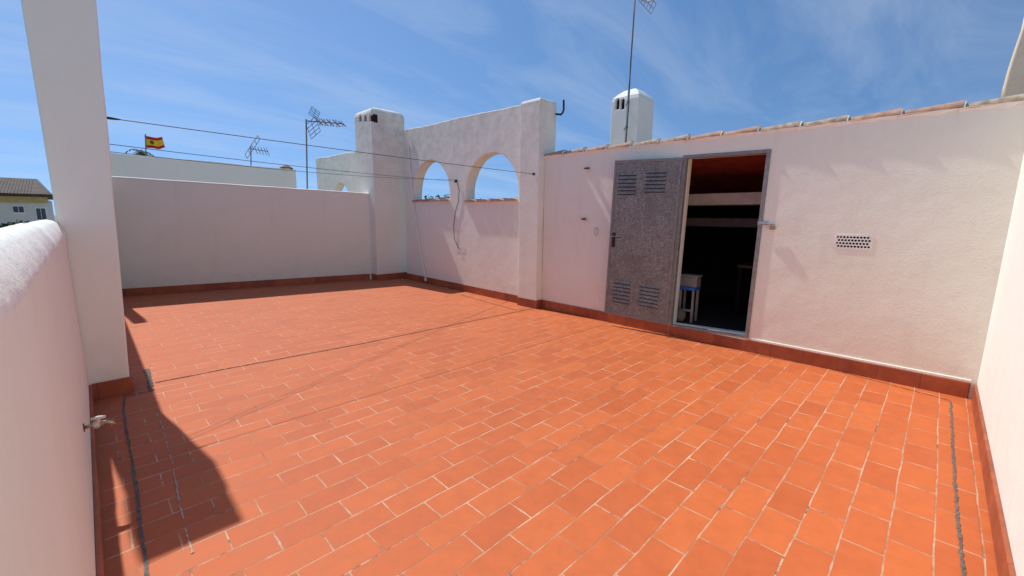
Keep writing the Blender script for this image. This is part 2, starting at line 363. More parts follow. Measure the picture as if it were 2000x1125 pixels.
# near column
ct=atY(188,0,yC).x
hz=3.83; ztop=atY(188,0,yC).z
def lerpx(z):
    k=z/ztop if z<=ztop else max(.7,1-(z-ztop)/.5)  # unseen top narrowed to trim the shadow it casts
    return xC-.012+(ct-xC+.012)*k
dC=.42
mb=MB(); zs=[ztop*k/12 for k in range(13)]+[ztop+.15,hz]; vs=[];fs=[]; rows=len(zs)-1
for z in zs:
    x1=lerpx(z)+noise.noise(V((1,2,z*2)))*.006; x0=-.15 if z<=ztop+.01 else -.19  # unseen top also widened to the left to shape the floor shadow
    vs+=[(x0,yC+.018,z),(x1,yC+.018,z),(x1,yC+dC,z),(x0,yC+dC,z)]
for k in range(rows):
    for j in range(4): fs.append((4*k+j,4*k+(j+1)%4,4*k+4+(j+1)%4,4*k+4+j))
fs+= [(3,2,1,0),(4*rows,4*rows+1,4*rows+2,4*rows+3)]
mb.add(vs,fs); colm=mb.build('column','cool',bevel=.015,seg=3)
tag(colm,'tall square white column rising past the top of the picture at the left','column')
mb=MB(); mb.box((xi+.02,yC,0),(xC,yC+.017,.15)); mb.box((xC-.005,yC+.018,0),(xC+.012,yC+dC,.15)); mb.build('skirting','skirt',colm,bevel=.003)
yK=b0.y-.1
fp=MB().box((-.02,yC+dC+.002,-.3),(.15,yK+.1,2.55)).build('parapet_wall','pinkshade',bevel=.02); tag(fp,'pink parapet section hidden behind the tall white column','wall')
cc=MB().box((.153,yK-.3,0),(.31,yK-.0,3.7)).build('column','cool',bevel=.015); tag(cc,'far corner column standing behind the tall white column','column')
# ---------------------------------------------------------------- back parapet
aL=-b0.x/PK.d.x*1.0-.05/PK.d.x
zl=PK.az(215,345)[1]; ar,zr=PK.az(718,378); 
slope=(zr-zl)/(ar-PK.az(215,345)[0])
aR=PK.az(745,546)[0]
bk=wall('parapet_wall',PK,[(aL,-.3),(aR,-.3),(aR,zl+slope*(aR-PK.az(215,345)[0])),(aL,zl+slope*(aL))],[],.2,'pinkshade',bev=.015)
tag(bk,'long pink parapet wall in shade closing the far side of the terrace','wall')
p=PK.w(aL,0,.001); q=PK.w(PK.az(722,546)[0],0,.001); skirting(p,q,-PK.away,bk)
mb=MB(); nn=40; vs=[];fs=[]
for i in range(nn+1):
    a=aL+(aR-aL)*i/nn; z=zl+slope*a-.006; j=noise.noise(V((a*2,3,1)))*.006
    vs+=[PK.w(a,z-.004+j,.012),PK.w(a,z+.012+j*1.5,.011),PK.w(a,z+.022+j,-.03),PK.w(a,z+.02,-.19),PK.w(a,z-.004,-.212)]
for i in range(nn):
    for k in range(4): fs.append((5*i+k,5*i+k+1,5*i+k+6,5*i+k+5))
    fs.append((5*i+4,5*i,5*i+5,5*i+9))
mb.add(vs,fs); mb.build('coping','coping',bk)
# ---------------------------------------------------------------- tower
C1=fl(738,548); tx0=C1.x; ty0=C1.y
ty1=atX(691,215,tx0).y; tzt=atX(735,204,tx0).z
tx1=atY(788,215,ty0).x+.02
mb=MB().loft(tx0,tx1,ty0,ty1,[(-.3,0),(1.5,.0),(tzt-.12,.004),(tzt-.06,.018),(tzt-.015,.055),(tzt+.02,.12),(tzt+.045,.2),(tzt+.055,.3)])
tw=mb.build('chimney_tower','arch')
cut=[];slots=[]
for u in (703,713,723):
    pa=atX(u-2.2,238,tx0); pb=atX(u+2.2,223,tx0); y0,y1=sorted((pa.y,pb.y))
    hole=archhole(y0,y1,pa.z,pb.z,8)
    mbc=MB(); n=len(hole); mbc.add([(tx0-.1,a,z) for a,z in hole]+[(tx0+.16,a,z) for a,z in hole],[tuple(range(n)),tuple(range(n,2*n))[::-1]]+[(i,(i+1)%n,n+(i+1)%n,n+i) for i in range(n)])
    cut.append(mbc.build('cut','dark')); slots.append((y0,y1,pa.z,pb.z))
carve(tw,cut)
bv=tw.modifiers.new('bevel','BEVEL'); bv.width=.02; bv.segments=2; bv.limit_method='ANGLE'; bv.angle_limit=math.radians(50)
for y0,y1,z0,z1 in slots: MB().box((tx0+.05,y0-.01,z0-.01),(tx0+.15,y1+.01,z1+.01)).build('slot_shade','dark',tw)  # dark blocks that paint deep shade into the carved slots
tag(tw,'square plastered tower with domed top and three small arched slots','chimney')
mb=MB(); mb.box((tx0-.016,ty0-.001,0),(tx0-.001,ty0+.45,.15)); mb.box((tx0-.016,ty0-.017,0),(tx1,ty0-.002,.15)); mb.build('skirting','skirt',tw,bevel=.003)
# ---------------------------------------------------------------- arch wall
aTL,zTL=PB.az(794,253); aTR,zTR=PB.az(1032,200)
aEnd=PB.az(797,400)[0]+.15
sl=(zTR-zTL)/(aTR-aTL)
aPil=-.3
h=[]
for (ul,ur,vb,vt) in ((808,878,392,312),(910,1012,392,297)):
    a0=PB.az(ur,vb)[0];a1=PB.az(ul,vb)[0]; z0=(PB.az(ur,vb)[1]+PB.az(ul,vb)[1])/2; zt=PB.az((ul+ur)/2+2,vt)[1]
    h.append(archhole(a0,a1,z0,zt,24,.008))
aw=wall('arched_wall',PB,[(aPil,-.3),(aEnd,-.3),(aEnd,zTL+sl*(aEnd-aTL)),(aPil,zTR+sl*(aPil-aTR))],h,.24,'arch',bev=.015,amp=.006)
tag(aw,'tall weathered pink wall with two round-arched openings against the sky','wall')
skirting(PB.w(-.02,0,.001),PB.w(PB.az(797,547)[0]+.2,0,.001),-PB.away,aw)
for hh in h:                                  # tile sills
    a0,a1=hh[0][0],hh[1][0]; z0=hh[0][1]; n=4 if a1-a0>1 else 3
    for i in range(n):
        w_=(a1-a0+.06)/n; aa=a0-.03+w_*i
        mb=MB(); k=8; vs=[]; 
        for j in range(k+1):
            th=math.pi*j/k; 
            for o_ in (.05,-.2):
                vs.append(PB.w(aa+w_/2-math.cos(th)*w_*.48,z0+.008+math.sin(th)*.045-(.02 if o_>0 else 0),o_))
        fs=[(2*j,2*j+1,2*j+3,2*j+2) for j in range(k)]+[tuple(2*j for j in range(k+1))]
        mb.add(vs,fs).build('sill_tile','terra',aw)
    mb=MB(); mb.obox(PB.w(a0-.03,z0-.035,.022),PB.d*(a1-a0+.06),PB.away*.1,V((0,0,.036))); mb.build('sill','white',aw,bevel=.008)
# pilaster
PC=fl(1047,603); px0=PC.x; py0=PC.y; py1=atX(1011,590,px0).y; pzt=atX(1062,187,px0).z
px1=atY(1088,192,py0).x
pi_=MB().loft(px0,px1,py0,py1,[(-.3,0),(1.2,0),(pzt-.05,.0),(pzt-.015,.012),(pzt,.04)]).build('pilaster','arch',bevel=.014,seg=3)
tag(pi_,'plastered pier between the arched wall and the storage shed','pillar')
mb=MB(); mb.box((px0-.017,py0-.017,0),(px0-.001,py1,.15)); mb.box((px0-.001,py0-.017,0),(px1,py0-.001,.15)); mb.build('skirting','skirt',pi_,bevel=.003)
# ---------------------------------------------------------------- shed
shed=empty('storage_shed',PA.w(1.5,0,-1)); 
tag(shed,'pink storage shed with open grey metal door and clay tile verge','building')
aX=(py0-PA.o.y)/PA.d.y-.0
zT0=PA.az(1975,190)[1]-.03; zT1=PA.az(1080,298)[1]-.03
dbl=PA.az(1309,634); dbr=PA.az(1457,655); dtr=PA.az(1500,297); dtl=PA.az(1340,308)
zS=(dbl[1]+dbr[1])/2; zD=(dtr[1]+dtl[1])/2; d0=(dbr[0]+dtr[0])/2; d1=(dbl[0]+dtl[0])/2
hole=[(dbr[0],dbr[1]),(dbl[0],dbl[1]),(dtl[0],dtl[1]),(dtr[0],dtr[1])]
aRt=-.12
vR=[PA.az(1634,484),PA.az(1699,486),PA.az(1699,461),PA.az(1634,460)]
va0=min(p[0] for p in vR)+.005; va1=max(p[0] for p in vR)-.005; vz0=min(p[1] for p in vR)+.004; vz1=max(p[1] for p in vR)-.004
vh=[(va0,vz0),(va1,vz0),(va1,vz1),(va0,vz1)]
TH=.2
sw=wall('front_wall',PA,[(aRt,-.3),(aX,-.3),(aX,zT1),(aRt,zT0)],[hole,vh],TH,'pink',shed,bev=.012)
skirting(PA.w(0,0,.001),PA.w(d0,0,.001),-PA.away,sw); skirting(PA.w(d0,0,.001),PA.w(d1,0,.001),-PA.away,sw,h=zS-.035)
skirting(PA.w(d1,0,.001),PA.w(aX,0,.001),-PA.away,sw)
mb=MB(); mb.obox(PA.w(.0,.151,.012),PA.d*(d0-.05),PA.away*.02,V((0,0,.026))); mb.build('paint_line','white',sw,bevel=.004)
def grille(pl,a0,a1,z0,z1,nc,nr,parent,dep=.02,fr_=.012):
    holes=[];dx=(a1-a0)/nc;dz=(z1-z0)/nr; r=min(dx,dz)*.42
    for j in range(nr):
        for i in range(nc):
            off=(dx/2 if j%2 else 0); c=(a0+dx*(i+.5)+off-dx/4,z0+dz*(j+.5))
            holes.append([(c[0]+r*math.cos(t*math.pi/5),c[1]+r*math.sin(t*math.pi/5)) for t in range(10)])
    g=wall('vent_grille',pl,[(a0-fr_,z0-fr_),(a1+fr_,z0-fr_),(a1+fr_,z1+fr_),(a0-fr_,z1+fr_)],holes,dep,'whiteplastic',parent,bev=.001,amp=0,off=.004)
    mb=MB(); mb.obox(pl.w(a0,z0,-dep-.01),pl.d*(a1-a0),pl.away*.02,V((0,0,z1-z0))); mb.build('vent_shade','dark',parent)  # dark backing painted as the shade behind the grille holes
grille(PA,va0,va1,vz0,vz1,10,4,sw,fr_=.015)
g0=PB.az(908,493);g1=PB.az(892,482)
grille(PB,min(g0[0],g1[0]),max(g0[0],g1[0]),min(g0[1],g1[1]),max(g0[1],g1[1]),5,3,aw,dep=.012)
RD=3.2
def W(a,x,z): return PA.o+PA.d*a+PA.away*x+V((0,0,z))
roof=MB().hexa([W(aRt,.02,zT0-.10),W(aX,.02,zT1-.10),W(aX,RD,1.95),W(aRt,RD,1.95),W(aRt,.02,zT0-.02),W(aX,.02,zT1-.02),W(aX,RD,2.03),W(aRt,RD,2.03)]).build('roof','terra2',shed)
MB().hexa([W(aRt+.1,TH+.002,zT0-.14),W(aX-.1,TH+.002,zT1-.14),W(aX-.1,RD-.02,1.9),W(aRt+.1,RD-.02,1.9),W(aRt+.1,TH+.002,zT0-.11),W(aX-.1,TH+.002,zT1-.11),W(aX-.1,RD-.02,1.94),W(aRt+.1,RD-.02,1.94)]).build('ceiling','ceil',shed)
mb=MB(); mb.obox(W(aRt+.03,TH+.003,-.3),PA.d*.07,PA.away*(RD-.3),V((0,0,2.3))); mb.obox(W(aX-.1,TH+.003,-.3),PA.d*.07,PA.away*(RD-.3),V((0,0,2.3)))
mb.obox(W(aRt+.03,RD-.09,-.3),PA.d*(aX-aRt-.06),PA.away*.1,V((0,0,2.25))); mb.obox(W(aRt+.11,TH+.003,zS-.1),PA.d*(aX-aRt-.22),PA.away*(RD-.35),V((0,0,.08))); mb.build('inner_wall','roomshade',shed)
def inner(u,v,x):
    pl=PL(W(0,x,0),W(1,x,0)); return pl.az(u,v)
for x,v0,v1,mt in ((.9,377,400,'shelf'),(1.3,426,443,'shadedshelf')):
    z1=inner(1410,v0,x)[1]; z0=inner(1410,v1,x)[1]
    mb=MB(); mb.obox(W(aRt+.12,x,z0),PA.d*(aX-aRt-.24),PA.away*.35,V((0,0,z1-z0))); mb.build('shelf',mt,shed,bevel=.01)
# verge tiles
nt=13; L_=aX+.05; pitch=L_/nt
for i in range(nt):
    a0=-.02+i*pitch; rr=.078; mb=MB(); k=10; vs=[]; jz=random.uniform(-.003,.004)
    for s_,(aa,r_,dz) in enumerate(((a0-.03,rr*1.08,.014+jz),(a0+pitch+.0,rr*.86,-.008))):
        zz=zT0+(zT1-zT0)*aa/aX+dz-.018
        for j in range(k+1):
            th=math.pi*(j/k)*1.0
            for rad in (r_,r_-.016):
                vs.append(W(aa,.050-math.cos(th)*rad,zz+math.sin(th)*rad*.78))
    n2=2*(k+1); fs=[]
    for j in range(k):
        fs+=[(2*j,2*j+2,n2+2*j+2,n2+2*j),(2*j+1,n2+2*j+1,n2+2*j+3,2*j+3),(2*j,2*j+1,2*j+3,2*j+2),(n2+2*j,n2+2*j+2,n2+2*j+3,n2+2*j+1)]
    fs+=[(0,n2,n2+1,1),(2*k,2*k+1,n2+2*k+1,n2+2*k)]
    mb.add(vs,fs); t=mb.build('roof_tile','terra' if i%4 in (1,2) else 'terra2',shed)
    mb=MB(); zz=zT0+(zT1-zT0)*a0/aX
    vs=[]
    wd=random.uniform(.002,.010)
    for j in range(9):
        th=math.pi*j/8; 
        for aa,r_ in ((a0-.033-wd,rr*1.09),(a0-.028,rr*1.09)): vs.append(W(aa,.050-math.cos(th)*r_,zz-.012+math.sin(th)*r_*.78))
    fs=[(2*j,2*j+1,2*j+3,2*j+2) for j in range(8)]+[tuple(2*j for j in range(9)),tuple(2*j+1 for j in range(9))]
    mb.add(vs,fs).build('mortar_fillet','white',t)
    mb=MB(); n=6; vs=[]
    for j in range(n+1):
        aa=a0+pitch*j/n; zz=zT0+(zT1-zT0)*aa/aX; dd=random.uniform(.0,.03)
        vs+=[W(aa,-.026,zz-.012),W(aa,-.002,zz-dd-.03),W(aa,.03,zz-.008)]
    fs=[]
    for j in range(n): fs+=[(3*j,3*j+1,3*j+4,3*j+3),(3*j+1,3*j+2,3*j+5,3*j+4)]
    mb.add(vs,fs).build('mortar_bed','white',t)
# door frame
def bar(mb,a0,z0,a1,z1,wid,off0,off1):
    p=V((a0,z0));q=V((a1,z1)); d=(q-p).normalized(); n=V((-d.y,d.x))*wid
    c=[p,q,q+n,p+n]; pts=[PA.w(x.x,x.y,off0) for x in c]+[PA.w(x.x,x.y,off1) for x in c]; mb.hexa(pts)
fr=MB(); 
bar(fr,dbr[0]-.035,dbr[1]-.03,dtr[0]-.035,dtr[1]+.03,-.045,-.06,.012)
bar(fr,dbl[0]+.035,dbl[1]-.03,dtl[0]+.035,dtl[1]+.03,.045,-.06,.012)
bar(fr,dtr[0]-.0345,dtr[1]-.01,dtl[0]+.0345,dtl[1]-.01,.04,-.058,.01)
bar(fr,dbr[0]-.0345,dbr[1]-.03,dbl[0]+.0345,dbl[1]-.03,.03,-.058,.01)
fr.build('door_frame','steel',shed,bevel=.003)
# door leaf
hb=PA.w(dbl[0]+.03,dbl[1]+.0,.02); ht=PA.w(dtl[0]+.03,dtl[1],.02)
def on(u,v,x):
    pl=PL(W(0,-x,0),W(1,-x,0)); return pl.at(u,v)
fb=on(1182,610,.16); ft=on(1203,314,.16)
def Lf(s,t,o=0):
    p=hb.lerp(fb,s).lerp(ht.lerp(ft,s),t); return p+LN*o
LN=(fb-hb).cross(ht-hb).normalized()
if LN.dot(CAM-hb)<0: LN=-LN
def lbox(mb,s0,s1,t0,t1,o0,o1,mi=0):
    mb.hexa([Lf(s0,t0,o0),Lf(s1,t0,o0),Lf(s1,t1,o0),Lf(s0,t1,o0),Lf(s0,t0,o1),Lf(s1,t0,o1),Lf(s1,t1,o1),Lf(s0,t1,o1)],mi)
mb=MB(); lbox(mb,0,1,0,1,0,.026)
door=mb.build('door','galv',shed,bevel=.003); door['label']='galvanised sheet door leaf folded back against the wall'
mb=MB(); lbox(mb,0,.03,0,1,.0265,.034); lbox(mb,.97,1,0,1,.0265,.034); lbox(mb,.03,.97,.985,1,.0265,.034); lbox(mb,.03,.97,0,.015,.0265,.034); mb.build('edge_rim','steel',door)
for (s0,s1,t0,t1) in ((.2,.5,.80,.935),(.64,.93,.785,.925),(.16,.45,.09,.235),(.6,.88,.085,.235)):
    mb=MB(); n=6; h_=(t1-t0)/n
    lbox(mb,s0-.015,s1+.015,t0-.005,t1+.003,.0262,.0275,0)
    for i in range(n):
        ta=t0+h_*i
        lbox(mb,s0,s1,ta,ta+h_*.32,.0277,.029,1)  # dark strip for the shaded gap below the slat
        mb.hexa([Lf(s0,ta+h_*.3,.028),Lf(s1,ta+h_*.3,.028),Lf(s1,ta+h_*.98,.028),Lf(s0,ta+h_*.98,.028),Lf(s0,ta+h_*.3,.041),Lf(s1,ta+h_*.3,.041),Lf(s1,ta+h_*.95,.030),Lf(s0,ta+h_*.95,.030)],0)
    mb.build('louvre_vent',['galv','gapshade'],door)
hs=.93; htt=.50
mb=MB(); lbox(mb,hs-.025,hs+.025,htt-.05,htt+.045,.0265,.034); c=Lf(hs,htt+.02,.03); e=Lf(hs,htt+.02,.075); g_=Lf(hs-.13,htt+.018,.075)
mb.tube([c,e,g_],.009); mb.build('door_handle','black',door)
for t_ in (.12,.5,.88): MB().tube([Lf(-.012,t_-.025,.01),Lf(-.012,t_+.025,.01)],.011).build('hinge','steel',door)
# hasp and padlock
c0=PA.az(1490,436)
hp=empty('hasp_latch',PA.w(c0[0],c0[1],.0)); tag(hp,'small steel hasp with open padlock on the right door jamb','latch')
mb=MB(); A,Z=c0; mb.obox(PA.w(A-.06,Z-.02,.018),PA.d*.11,-PA.away*.005,V((0,0,.045))); mb.build('plate','alu',hp,bevel=.001)
mb=MB(); mb.tube([PA.w(A+.03,Z,.028),PA.w(A-.11,Z-.005,.028)],.007); mb.tube([PA.w(A-.04,Z-.0,.012),PA.w(A-.04,Z,.042)],.005); mb.build('bolt','alu',hp)
mb=MB(); mb.obox(PA.w(A-.14,Z-.07,.014),PA.d*.055,-PA.away*.02,V((0,0,.045))); pad=mb.build('padlock','brass',hp,bevel=.004)
mb=MB(); pts=[PA.w(A-.1125+math.cos(t)*.017,Z-.03+math.sin(t)*.03,.024) for t in [math.pi*k/8 for k in range(9)]]; mb.tube(pts,.0045,6); mb.build('shackle','alu',pad)
# left wall hooks and cord
a_,z_=PA.az(1142,428); hk=empty('wall_hook',PA.w(a_,z_,0)); tag(hk,'small steel hook plate on pink wall left of the open door','hook')
mb=MB(); mb.obox(PA.w(a_-.03,z_-.015,.0),PA.d*.08,-PA.away*.02,V((0,0,.03))); mb.build('plate','rust',hk,bevel=.003)
mb=MB(); mb.tube([PA.w(a_-.01,z_,.02),PA.w(a_-.02,z_+.0,.05),PA.w(a_-.035,z_+.02,.05),PA.w(a_-.045,z_+.01,.04)],.005); mb.build('hook','steel',hk)
cs=PA.w(a_-.04,z_,.04); ce=Lf(.95,.515,.045)
o=MB().tube([cs.lerp(ce,k/6)-V((0,0,.006*math.sin(math.pi*k/6))) for k in range(7)],.0035,6).build('cord','cordgrey'); tag(o,'thin taut cord from wall hook to the metal door','cord')
lc=PA.az(1166,452); pts=[PA.w(lc[0]+math.sin(t)*.03,lc[1]+math.cos(t)*.06,.02) for t in [2*math.pi*k/14 for k in range(15)]]
o=MB().tube(pts,.0035,6).build('wire_loop','cordgrey'); tag(o,'small loop of wire dangling below the taut door cord','wire')
a_,z_=PA.az(1148,329); o=MB().obox(PA.w(a_-.04,z_-.01,.0),PA.d*.08,-PA.away*.05,V((0,0,.022))).build('wall_bracket','rust',bevel=.003); tag(o,'small rusty bracket high on pink wall left of the door','bracket')
# things in the shed
xs=.30
def ip(u,v,x=xs): return inner(u,v,x)
a0=ip(1357,565)[0]; a1=ip(1325,565)[0]; zt=ip(1340,560)[1]; zf=zS-.02
st=empty('stool',W((a0+a1)/2,xs+.1,zf)); tag(st,'small blue topped stool with white legs inside the shed doorway','stool')
MB().obox(W(a0,xs,zt-.05),PA.d*(a1-a0),PA.away*.2,V((0,0,.05))).build('seat','blue',st,bevel=.01)
for aa in (a0+.01,a1-.04):
    for xx in (xs+.01,xs+.16): MB().obox(W(aa,xx,zf),PA.d*.03,PA.away*.03,V((0,0,zt-.051-zf))).build('leg','shadedwhite',st,bevel=.003)
MB().obox(W(a0+.04,xs+.015,zf+.15),PA.d*(a1-a0-.08),PA.away*.02,V((0,0,.03))).build('crossbar','shadedwhite',st)
zb=ip(1340,537)[1]
bxx=empty('metal_box',W((a0+a1)/2,xs+.1,zt)); tag(bxx,'dull silver box resting on the blue topped stool','box')
MB().obox(W(a0-.01,xs+.02,zt+.001),PA.d*(a1-a0+.01),PA.away*.15,V((0,0,zb-zt-.03))).build('body','steel',bxx,bevel=.008)
MB().obox(W(a0-.02,xs+.01,zb-.028),PA.d*(a1-a0+.03),PA.away*.17,V((0,0,.028))).build('lid','shadedwhite',bxx,bevel=.006)
bmx=bmesh.new(); bmesh.ops.create_icosphere(bmx,subdivisions=3,radius=1)
cb=W(a1-.05,xs-.02,zf+.09)
for v in bmx.verts:
    n=noise.noise(v.co*2.5)*.25+noise.noise(v.co*6)*.1; v.co=v.co*(1+n); v.co=V((v.co.x*.06,v.co.y*.09,max(-.088,v.co.z*.1)))+cb
me=bpy.data.meshes.new('bag'); bmx.to_mesh(me); bmx.free(); o=link('cloth_bag',me,'shadedshelf',smooth=True); tag(o,'crumpled pale bag on the floor beside the blue stool','bag')
tb0=inner(1475,520,1.2); tb1=inner(1440,520,1.2)
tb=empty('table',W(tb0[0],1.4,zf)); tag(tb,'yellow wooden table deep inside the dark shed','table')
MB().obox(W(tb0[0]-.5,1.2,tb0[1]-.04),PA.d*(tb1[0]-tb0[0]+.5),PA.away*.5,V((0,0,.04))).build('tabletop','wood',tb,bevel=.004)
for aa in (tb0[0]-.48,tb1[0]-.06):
    for xx in (1.22,1.63): MB().obox(W(aa,xx,zf),PA.d*.04,PA.away*.04,V((0,0,tb0[1]-.041-zf))).build('leg','roomshade',tb)
# ---------------------------------------------------------------- right wall
xr1=(PA.o.x)+.3
zR=atY(2000,180,YR).z
mb=MB(); mb.box((-1.5,YR-.25,-.4),(xr1,YR,min(zR,2.75)))
rw=mb.build('side_wall','cool',bevel=.02,seg=3); tag(rw,'bright white wall running along the right edge of the terrace','wall')
skirting((-1.5,YR),(PA.o.x-.02,YR),(0,1,0),rw,t=.02)
PG=PL((6.3,-.2),(6.3,-1.5))
bw=wall('neighbour_wall',PG,[PG.az(1956,200),PG.az(1962,165),PG.az(1973,125),PG.az(1985,88),PG.az(2000,45),PG.az(2025,-40),PG.az(2140,-40),PG.az(2140,200)],[],.25,'beige',bev=.015)
tag(bw,'slanted beige rendered wall end above the white wall, top right','wall')
# ---------------------------------------------------------------- roof chimney
cX=7.0
cy0=atX(1245,250,cX).y; cy1=atX(1192,250,cX).y; zc=atX(1243,183,cX).z; zp=atX(1240,164,cX).z
cx1=atY(1275,250,cy0).x; hw=min(cx1-cX,cy1-cy0)/2
mc=MB().loft(cX,cx1,cy0,cy1,[(1.6,0),(zc-.06,.0),(zc,.012),(zc+(zp-zc)*.45,hw*.28),(zc+(zp-zc)*.8,hw*.55),(zp,hw*.85)])
ch=mc.build('chimney','white')
cut=[];slots=[]
for ul,ur in ((1202,1209),(1212,1219)):
    pa=atX(ur,213,cX);pb=atX(ul,193,cX); y0,y1=sorted((pa.y,pb.y)); hole=archhole(y0,y1,pa.z,pb.z,10); n=len(hole)
    mbc=MB().add([(cX-.1,a,z) for a,z in hole]+[(cX+.14,a,z) for a,z in hole],[tuple(range(n)),tuple(range(n,2*n))[::-1]]+[(i,(i+1)%n,n+(i+1)%n,n+i) for i in range(n)])
    cut.append(mbc.build('cut','dark')); slots.append((y0,y1,pa.z,pb.z))
carve(ch,cut)
bv=ch.modifiers.new('bevel','BEVEL'); bv.width=.015; bv.segments=2; bv.limit_method='ANGLE'; bv.angle_limit=math.radians(50)
for y0,y1,z0,z1 in slots: MB().box((cX+.06,y0-.01,z0-.01),(cX+.13,y1+.01,z1+.01)).build('smoke_slot_shade','dark',ch)  # dark blocks stand for the shade inside the chimney slots
tag(ch,'white square chimney with low cap and two arched slots above the shed','chimney')
# mast
mX=cX-.12
mbm=atX(1221,290,mX); mtp=atX(1240,0,mX); d=(mtp-mbm); mtop=mbm+d*1.12
an=empty('television_antenna',mbm); tag(an,'tall television antenna mast strapped to the white roof chimney','antenna')
mb=MB(); mb.tube([mbm-d*.05,mbm+d*.45],.02); mb.tube([mbm+d*.44,mtop],.015); mb.build('mast','alu',an)
for v_ in (195,245):
    mb=MB(); p=mbm+d*((290-v_)/290.0); mb.tube([p-V((0,0,.03)),p,V((p.x+.02,p.y+.02,p.z)),V((cX+.0,p.y+.12,p.z-.02))],[.026,.026,.012,.009]); mb.build('clamp','steel',an)
mb=MB(); mb.tube([mbm+V((-.025,-.02,0)),mbm+d*.3+V((-.02,-.03,0)),mbm+d*.55+V((-.025,-.01,0)),mtop],.006,6); mb.build('cable','black',an)
def grid(mb,c,ax,ay,n,mrods,r=.006):
    for i in range(n): 
        t=-1+2*i/(n-1); mb.tube([c+ax*t-ay,c+ax*t+ay],r,6)
    for i in range(mrods):
        t=-1+2*i/(mrods-1); mb.tube([c-ax+ay*t,c+ax+ay*t],r*.9,6)
mb=MB(); gb=atX(1278,28,mX)
cen=atX(1264,4,mX); grid(mb,cen,(gb-atX(1252,0,mX))/2*.95,(atX(1272,-12,mX)-atX(1262,8,mX))/2,6,3); mb.build('reflector_grid','alu',an)
mb=MB(); mb.tube([atX(1240,-6,mX),cen,atX(1330,-20,mX)],.012,6)
mb.build('boom','alu',an)
# black J hook beside the pier
hX=px1+.0
pts=[atX(u,v,hX) for u,v in ((1101,195),(1101,205),(1101,214),(1099,220),(1095,224),(1090,223))]
o=MB().tube(pts,.017,8).build('pipe_hook','black'); 
mb=MB(); pl_=atX(1090,223,hX); mb.tube([pl_,V((px1-.1,py0+.1,pl_.z))],.017); mb.build('stub','black',o); tag(o,'black bent pipe hook sticking out beside the top of the pier','hook')
# ---------------------------------------------------------------- clothes lines
pc=atY(208,230,yC+.08); pc.x-=.01
pe=atX(1043,340,px0-.005)
def sag(a,b,s,n=24): return [a.lerp(b,k/n)-V((0,0,4*s*(k/n)*(1-k/n))) for k in range(n+1)]
cl=empty('clothes_line',pc); tag(cl,'upper clothes line stretched from white column to plastered pier','clothes line')
MB().tube(sag(pc,pe,.012),.0036,6).build('wire','darkmetal',cl)
mb=MB(); dd=(pe-pc).normalized(); mb.tube([pc-dd*.03,pc+dd*.02,pc+dd*.06,pc+dd*.10],[.008,.011,.010,.004]); mb.build('turnbuckle','black',cl)
MB().obox(pe-V((.0,.02,.02)),(-.02,0,0),(0,.04,0),(0,0,.04)).build('anchor','rust',cl)
p1=atY(210,281,yC+.1); p2=PB.at(893,354)-V((.02,0,0))
cl=empty('clothes_line',p1); tag(cl,'lower clothes line from white column to the wall between arches','clothes line')
MB().tube(sag(p1,p2,.03),.003,6).build('wire','darkmetal',cl)
MB().obox(p2+V((0,-.03,-.03)),(-.03,0,0),(0,.06,0),(0,0,.06)).build('anchor','black',cl)
p3=atY(212,296,yC+.12); p4=p2+V((-.01,0,.03))
cl=MB().tube(sag(p3,p4,.06),.0026,6).build('clothes_line','darkmetal'); tag(cl,'lowest slack clothes line sagging below the other two','clothes line')
pts=[PB.at(u,v)-V((.015,0,0)) for u,v in ((893,353),(898,372),(896,395),(890,415),(887,440),(888,465),(896,484),(899,487))]
o=MB().tube(pts,.0055,6).build('black_cable','black'); tag(o,'black cable hanging between the arches down to small vent','cable')
# pvc pole
PP=PL(PB.w(0,0,.03),PB.w(1,0,.03)); 
pts=[PP.at(795,253),PP.at(800,320),PP.at(808,400),PP.at(818,470),PP.at(826,515),PP.at(832,546)]; 
o=empty('plastic_pole',pts[-1]); tag(o,'thin white pole leaning against the arched wall beside the tower','pole')
MB().tube(pts,.018,8).build('pipe','whiteplastic',o)
e=pts[-1].copy(); e.z=max(e.z,.03); MB().tube([e+V((0,0,-.025)),e+V((-.02,0,.03))],[.035,.03],10).build('foot','whiteplastic',o)
# ---------------------------------------------------------------- faucet
fy=3.1; fz=atY(190,829,fy).z; 
tp=empty('water_tap',(xi,fy,fz)); tag(tp,'old limescaled water tap sticking out of the left parapet wall','tap')
mb=MB(); mb.tube([(xi-.01,fy,fz),(xi+.03,fy,fz),(xi+.06,fy,fz)],[.010,.010,.015],12); mb.tube([(xi+.06,fy,fz),(xi+.09,fy,fz+.003),(xi+.112,fy,fz-.006),(xi+.118,fy,fz-.028)],[.015,.011,.010,.011],12); mb.build('spout','brass',tp,smooth=True)
mb=MB(); mb.tube([(xi+.035,fy-.004,fz),(xi+.045,fy,fz),(xi+.058,fy,fz),(xi+.066,fy,fz)],[.012,.020,.020,.013],12); mb.build('collar','limed',tp,smooth=True)
mb=MB(); mb.tube([(xi+.06,fy,fz+.01),(xi+.062,fy,fz+.034)],[.011,.008],10); mb.tube([(xi+.030,fy,fz+.036),(xi+.062,fy,fz+.036),(xi+.092,fy,fz+.034)],[.008,.012,.008],8); mb.build('tap_handle','limed',tp,smooth=True)
mb=MB(); mb.tube([(xi-.005,fy,fz),(xi+.005,fy,fz)],.022,14); mb.build('wall_flange','rust',tp)
